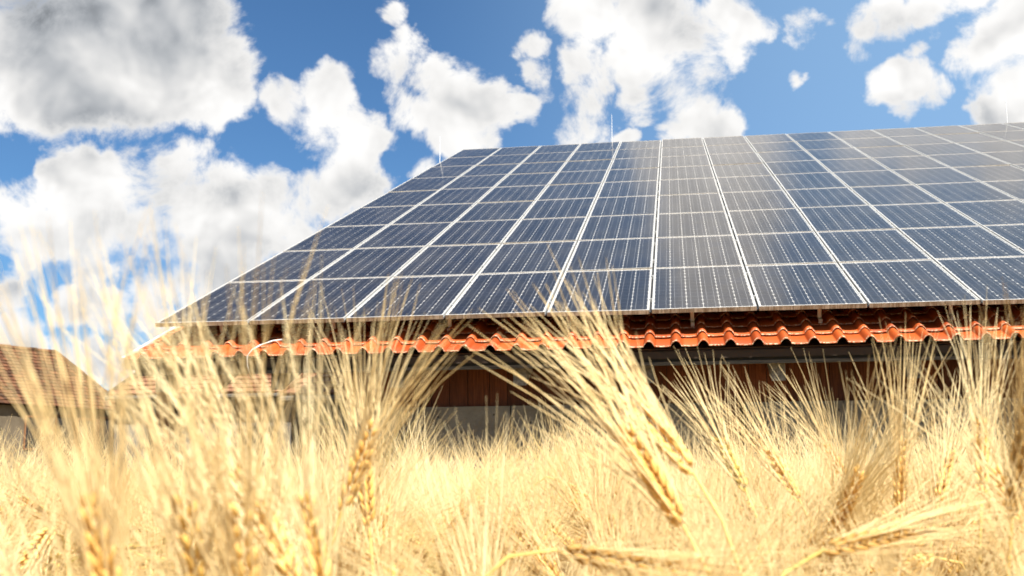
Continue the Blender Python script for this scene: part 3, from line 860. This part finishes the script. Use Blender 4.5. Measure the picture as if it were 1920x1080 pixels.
# --- individual ears close to the lens: position of the ear's base and its direction
HERO = [
 ('plump golden barley ear leaning left in the centre foreground', (5.299, -9.954, 0.966), (-0.53, 0.278, 0.801), 0.085, 0.15, 0.26, 1.15),
 ('barley ear on a bright yellow stem just behind the central ear', (5.308, -9.897, 1.004), (-0.544, 0.477, 0.691), 0.08, 0.135, 0.24, 1.1),
 ('small sharp barley ear drooping down to the right, left of the central ear', (5.137, -9.182, 0.992), (0.787, -0.001, -0.618), 0.082, 0.11, 0.25, 1.0),
 ('barley ear lying level just right of the central ear', (5.305, -9.257, 0.974), (0.975, 0.168, -0.146), 0.082, 0.13, 0.2, 1.0),
 ('olive brown barley ear lying level at lower right', (5.397, -9.957, 0.949), (0.821, 0.557, 0.126), 0.088, 0.14, 0.14, 1.0),
 ('brown barley ear lying level at the bottom below the central ear', (5.21, -9.984, 0.95), (0.968, 0.173, -0.18), 0.085, 0.13, 0.15, 1.0),
 ('blurred barley ear leaning left below the panel corner', (5.075, -10.151, 0.941), (-0.497, 0.232, 0.836), 0.085, 0.152, 0.24, 1.0),
 ('upright barley ear with forked awns in front of the barn wall corner', (5.024, -9.808, 0.958), (-0.164, 0.165, 0.973), 0.07, 0.14, 0.22, 1.0),
 ('blurred upright barley ear under the left end of the panels', (5.051, -10.21, 0.908), (-0.198, -0.068, 0.978), 0.085, 0.158, 0.24, 1.0),
 ('tallest blurred barley ear against the white cloud', (5.041, -10.294, 0.91), (-0.035, -0.173, 0.984), 0.085, 0.146, 0.2, 1.0),
 ('blurred barley ear between the roof corner and the wall corner', (5.073, -10.207, 0.905), (-0.055, -0.176, 0.983), 0.085, 0.158, 0.3, 1.0),
 ('blurred barley ear leaning left in front of the old tiled roof', (5.016, -10.262, 0.858), (-0.536, 0.051, 0.843), 0.08, 0.158, 0.2, 1.0),
 ('blurred barley ear at the far left edge leaning out of view', (4.958, -10.221, 0.872), (-0.618, 0.134, 0.775), 0.08, 0.152, 0.25, 1.0),
 ('blurred brown barley ear at the lower right edge', (5.420999999999999, -10.343, 0.9199999999999999), (0.285, -0.12, 0.951), 0.07, 0.1, 0.1, 1.0),
 ('orange brown barley ear at the right edge', (5.559, -9.834, 0.971), (0.144, -0.146, 0.979), 0.085, 0.12, 0.2, 1.0),
 ('upright barley ear with tall awns before the fourth rafter end', (5.528, -9.53, 0.962), (0.046, 0.165, 0.985), 0.075, 0.14, 0.2, 0.95),
 ('upright barley ear with a broom of awns at right', (5.587, -9.627, 0.98), (0.158, 0.191, 0.969), 0.075, 0.135, 0.22, 0.95),
 ('barley ear leaning left in front of the brown door post', (5.369, -9.506, 0.985), (-0.366, 0.463, 0.807), 0.075, 0.125, 0.22, 0.95),
 ('barley ear with pale awns slanting up right before the concrete wall', (4.976, -9.3, 0.939), (0.584, 0.611, 0.535), 0.078, 0.135, 0.28, 1.0),
 ('blurred barley ear left of the concrete wall', (5.088, -10.124, 0.912), (-0.195, -0.064, 0.979), 0.08, 0.146, 0.3, 1.0),
 ('barley ear with awns crossing to the right over the wall corner', (5.03, -9.913, 0.975), (0.376, -0.102, 0.921), 0.075, 0.13, 0.3, 1.0),
 ('barley ear leaning left between door post and rafter end', (5.433, -9.443, 0.972), (-0.394, 0.463, 0.794), 0.075, 0.13, 0.24, 0.95),
 ('barley ear with awns crossed against the dark planks', (5.523, -9.225, 0.974), (-0.415, -0.212, 0.885), 0.078, 0.135, 0.26, 0.95),
 ('barley ear tilting right before the right rafter end', (5.59, -9.419, 0.971), (0.369, 0.509, 0.778), 0.076, 0.13, 0.24, 0.95),
]
rh = random.Random(5)
for lab, B, ax, L, AL, SP, RS in HERO:
    B = Vector(B); ax = Vector(ax).normalized()
    rt = Vector((B.x - ax.x * 0.14 + rh.uniform(-.03, .03), B.y - ax.y * 0.14 + rh.uniform(0, .05), 0))
    t = thing('barley_plant', lab, 'barley', Matrix.Translation(rt), 'barley ears standing close to the lens')
    st, gr_, aw, lf = MB(), MB(), MB(), MB()
    bl = B - rt
    pts = gen_stem(st, (0, 0, 0), bl, ax, 0.0015, 12)
    gen_ear(gr_, aw, bl, ax, L, AL, SP, rh, rh.uniform(0, 3.1), awn_r=0.00046 * RS, nodes=15, gs=1.22 if RS > 1.05 else 1.0)
    gen_leaf(lf, pts[6], rh.uniform(0, 6.28), 0.16, rh)
    link('stem', st.mesh('stem', 'stem_straw', True), t)
    brown = 'brown barley ear' in lab
    link('ear', gr_.mesh('ear', 'grain_brown' if brown else 'grain_gold', True), t)
    link('awns', aw.mesh('awns', 'awn_tan' if brown and 'lying' not in lab else 'awn_straw', True), t)
    link('leaf', lf.mesh('leaf', 'leaf_straw'), t)
# --- the crop
CAM = Vector((5.2991, -10.7999, 1.0))
f2 = Vector((fwd.x, fwd.y)).normalized(); r2 = Vector((f2.y, -f2.x))
pr = random.Random(99)
spots = []
def scatter(d0, d1, dens, half):
    area = half * (d1 * d1 - d0 * d0)
    for _ in range(int(area * dens)):
        d = math.sqrt(pr.uniform(d0 * d0, d1 * d1)); a = pr.uniform(-half, half)
        x = CAM.x + f2.x * d * math.cos(a) + r2.x * d * math.sin(a)
        y = CAM.y + f2.y * d * math.cos(a) + r2.y * d * math.sin(a)
        if y > -0.75: continue
        s = pr.uniform(0.90, 1.00)
        if d < 1.3: s = pr.uniform(0.88, 0.945) if a > -0.2 else pr.uniform(0.85, 0.91)
        elif d < 3.0 and a < -0.2: s = pr.uniform(0.89, 0.99)
        elif d > 3.0: s = pr.uniform(0.80, 0.91) + 0.03 * math.sin(x * 2.1 + y * 0.7)
        spots.append((d, x, y, pr.uniform(0, 2 * math.pi), s, pr.randrange(len(KINDS))))
scatter(0.75, 1.3, 330, 0.62)
scatter(1.3, 3.0, 380, 0.58)
scatter(3.0, 6.0, 210, 0.58)
scatter(6.0, 11.5, 120, 0.60)
# a taller, looser stand to the right
for _ in range(120):
    d = math.sqrt(pr.uniform(1.15 ** 2, 2.6 ** 2)); a = pr.uniform(0.06, 0.55)
    spots.append((d, CAM.x + f2.x * d * math.cos(a) + r2.x * d * math.sin(a), CAM.y + f2.y * d * math.cos(a) + r2.y * d * math.sin(a), pr.uniform(0, 6.28), pr.uniform(0.93, 1.03), pr.choice((0, 1, 2, 3, 11, 12, 4, 5, 9))))
for _ in range(190):
    d = math.sqrt(pr.uniform(1.25 ** 2, 3.2 ** 2)); a = pr.uniform(-0.52, 0.12)
    spots.append((d, CAM.x + f2.x * d * math.cos(a) + r2.x * d * math.sin(a), CAM.y + f2.y * d * math.cos(a) + r2.y * d * math.sin(a), pr.uniform(0, 6.28), pr.uniform(0.94, 1.03), pr.choice((2, 3, 4, 12, 5, 9, 3, 12))))
spots.sort()
NEAR = 150
for d, x, y, rz, s, k in spots[:NEAR]:
    t = thing('barley_plant', 'golden barley plant of the front rows with long pale awns', 'barley', Matrix.Translation((x, y, 0)) @ Matrix.Rotation(rz, 4, 'Z') @ Matrix.Scale(s, 4), 'barley plants of the front rows')
    for nm, me in zip(('stem', 'ear', 'awns', 'leaf'), KINDS[k]): link(nm, me, t)
# the rest of the field reads as one mass: instanced on points by geometry nodes
rest = spots[NEAR:]
srcs = []
for k, parts in enumerate(KINDS):
    vs_, fs_, mi_ = [], [], []
    me = bpy.data.meshes.new('barley_kind')
    nv = 0
    V, F, MI_ = [], [], []
    for q, pm in enumerate(parts):
        co = np.empty(len(pm.vertices) * 3, dtype=np.float32); pm.vertices.foreach_get('co', co)
        V.append(co.reshape(-1, 3))
        for pl_ in pm.polygons: F.append(tuple(i + nv for i in pl_.vertices)); MI_.append(q)
        nv += len(pm.vertices)
    me.from_pydata(np.concatenate(V).tolist(), [], F)
    for nm in ('stem_straw', 'grain_gold', 'awn_straw', 'leaf_straw'): me.materials.append(MATS[nm])
    me.polygons.foreach_set('material_index', MI_); me.polygons.foreach_set('use_smooth', [True] * len(F))
    me.update()
    srcs.append(bpy.data.objects.new('barley_kind', me))
pm = bpy.data.meshes.new('barley_field')
pm.from_pydata([(x, y, 0.0) for d, x, y, rz, s, k in rest], [], [])
for nm, tp, vals in (('rz', 'FLOAT', [q[3] for q in rest]), ('sc', 'FLOAT', [q[4] for q in rest]), ('kind_index', 'INT', [q[5] for q in rest])):
    at = pm.attributes.new(nm, tp, 'POINT'); at.data.foreach_set('value', vals)
field = link('barley_field', pm, label='dense field of ripe golden barley in front of the barn', cat='barley', kind='stuff')
ng = bpy.data.node_groups.new('barley_field', 'GeometryNodeTree')
ng.interface.new_socket('Geometry', in_out='INPUT', socket_type='NodeSocketGeometry')
ng.interface.new_socket('Geometry', in_out='OUTPUT', socket_type='NodeSocketGeometry')
N = ng.nodes; Lk = ng.links
gi = N.new('NodeGroupInput'); go = N.new('NodeGroupOutput')
g2i = N.new('GeometryNodeGeometryToInstance')
for s in srcs:
    oi = N.new('GeometryNodeObjectInfo'); oi.inputs['Object'].default_value = s
    one = N.new('GeometryNodeGeometryToInstance')
    Lk.new(oi.outputs['Geometry'], one.inputs[0])
    s['_node'] = one.name
join = N.new('GeometryNodeJoinGeometry')
for s in srcs: Lk.new(N[s['_node']].outputs[0], join.inputs[0])
N.remove(g2i)
iop = N.new('GeometryNodeInstanceOnPoints')
Lk.new(gi.outputs[0], iop.inputs['Points']); Lk.new(join.outputs[0], iop.inputs['Instance'])
iop.inputs['Pick Instance'].default_value = True
def named(nm, tp):
    nd = N.new('GeometryNodeInputNamedAttribute'); nd.data_type = tp; nd.inputs['Name'].default_value = nm
    return nd.outputs['Attribute']
Lk.new(named('kind_index', 'INT'), iop.inputs['Instance Index'])
cx = N.new('ShaderNodeCombineXYZ'); Lk.new(named('rz', 'FLOAT'), cx.inputs[2])
e2r = N.new('FunctionNodeEulerToRotation'); Lk.new(cx.outputs[0], e2r.inputs[0])
Lk.new(e2r.outputs[0], iop.inputs['Rotation'])
Lk.new(named('sc', 'FLOAT'), iop.inputs['Scale'])
Lk.new(iop.outputs[0], go.inputs[0])
md = field.modifiers.new('barley', 'NODES'); md.node_group = ng
print('objects', len(bpy.data.objects), 'plants', len(spots))
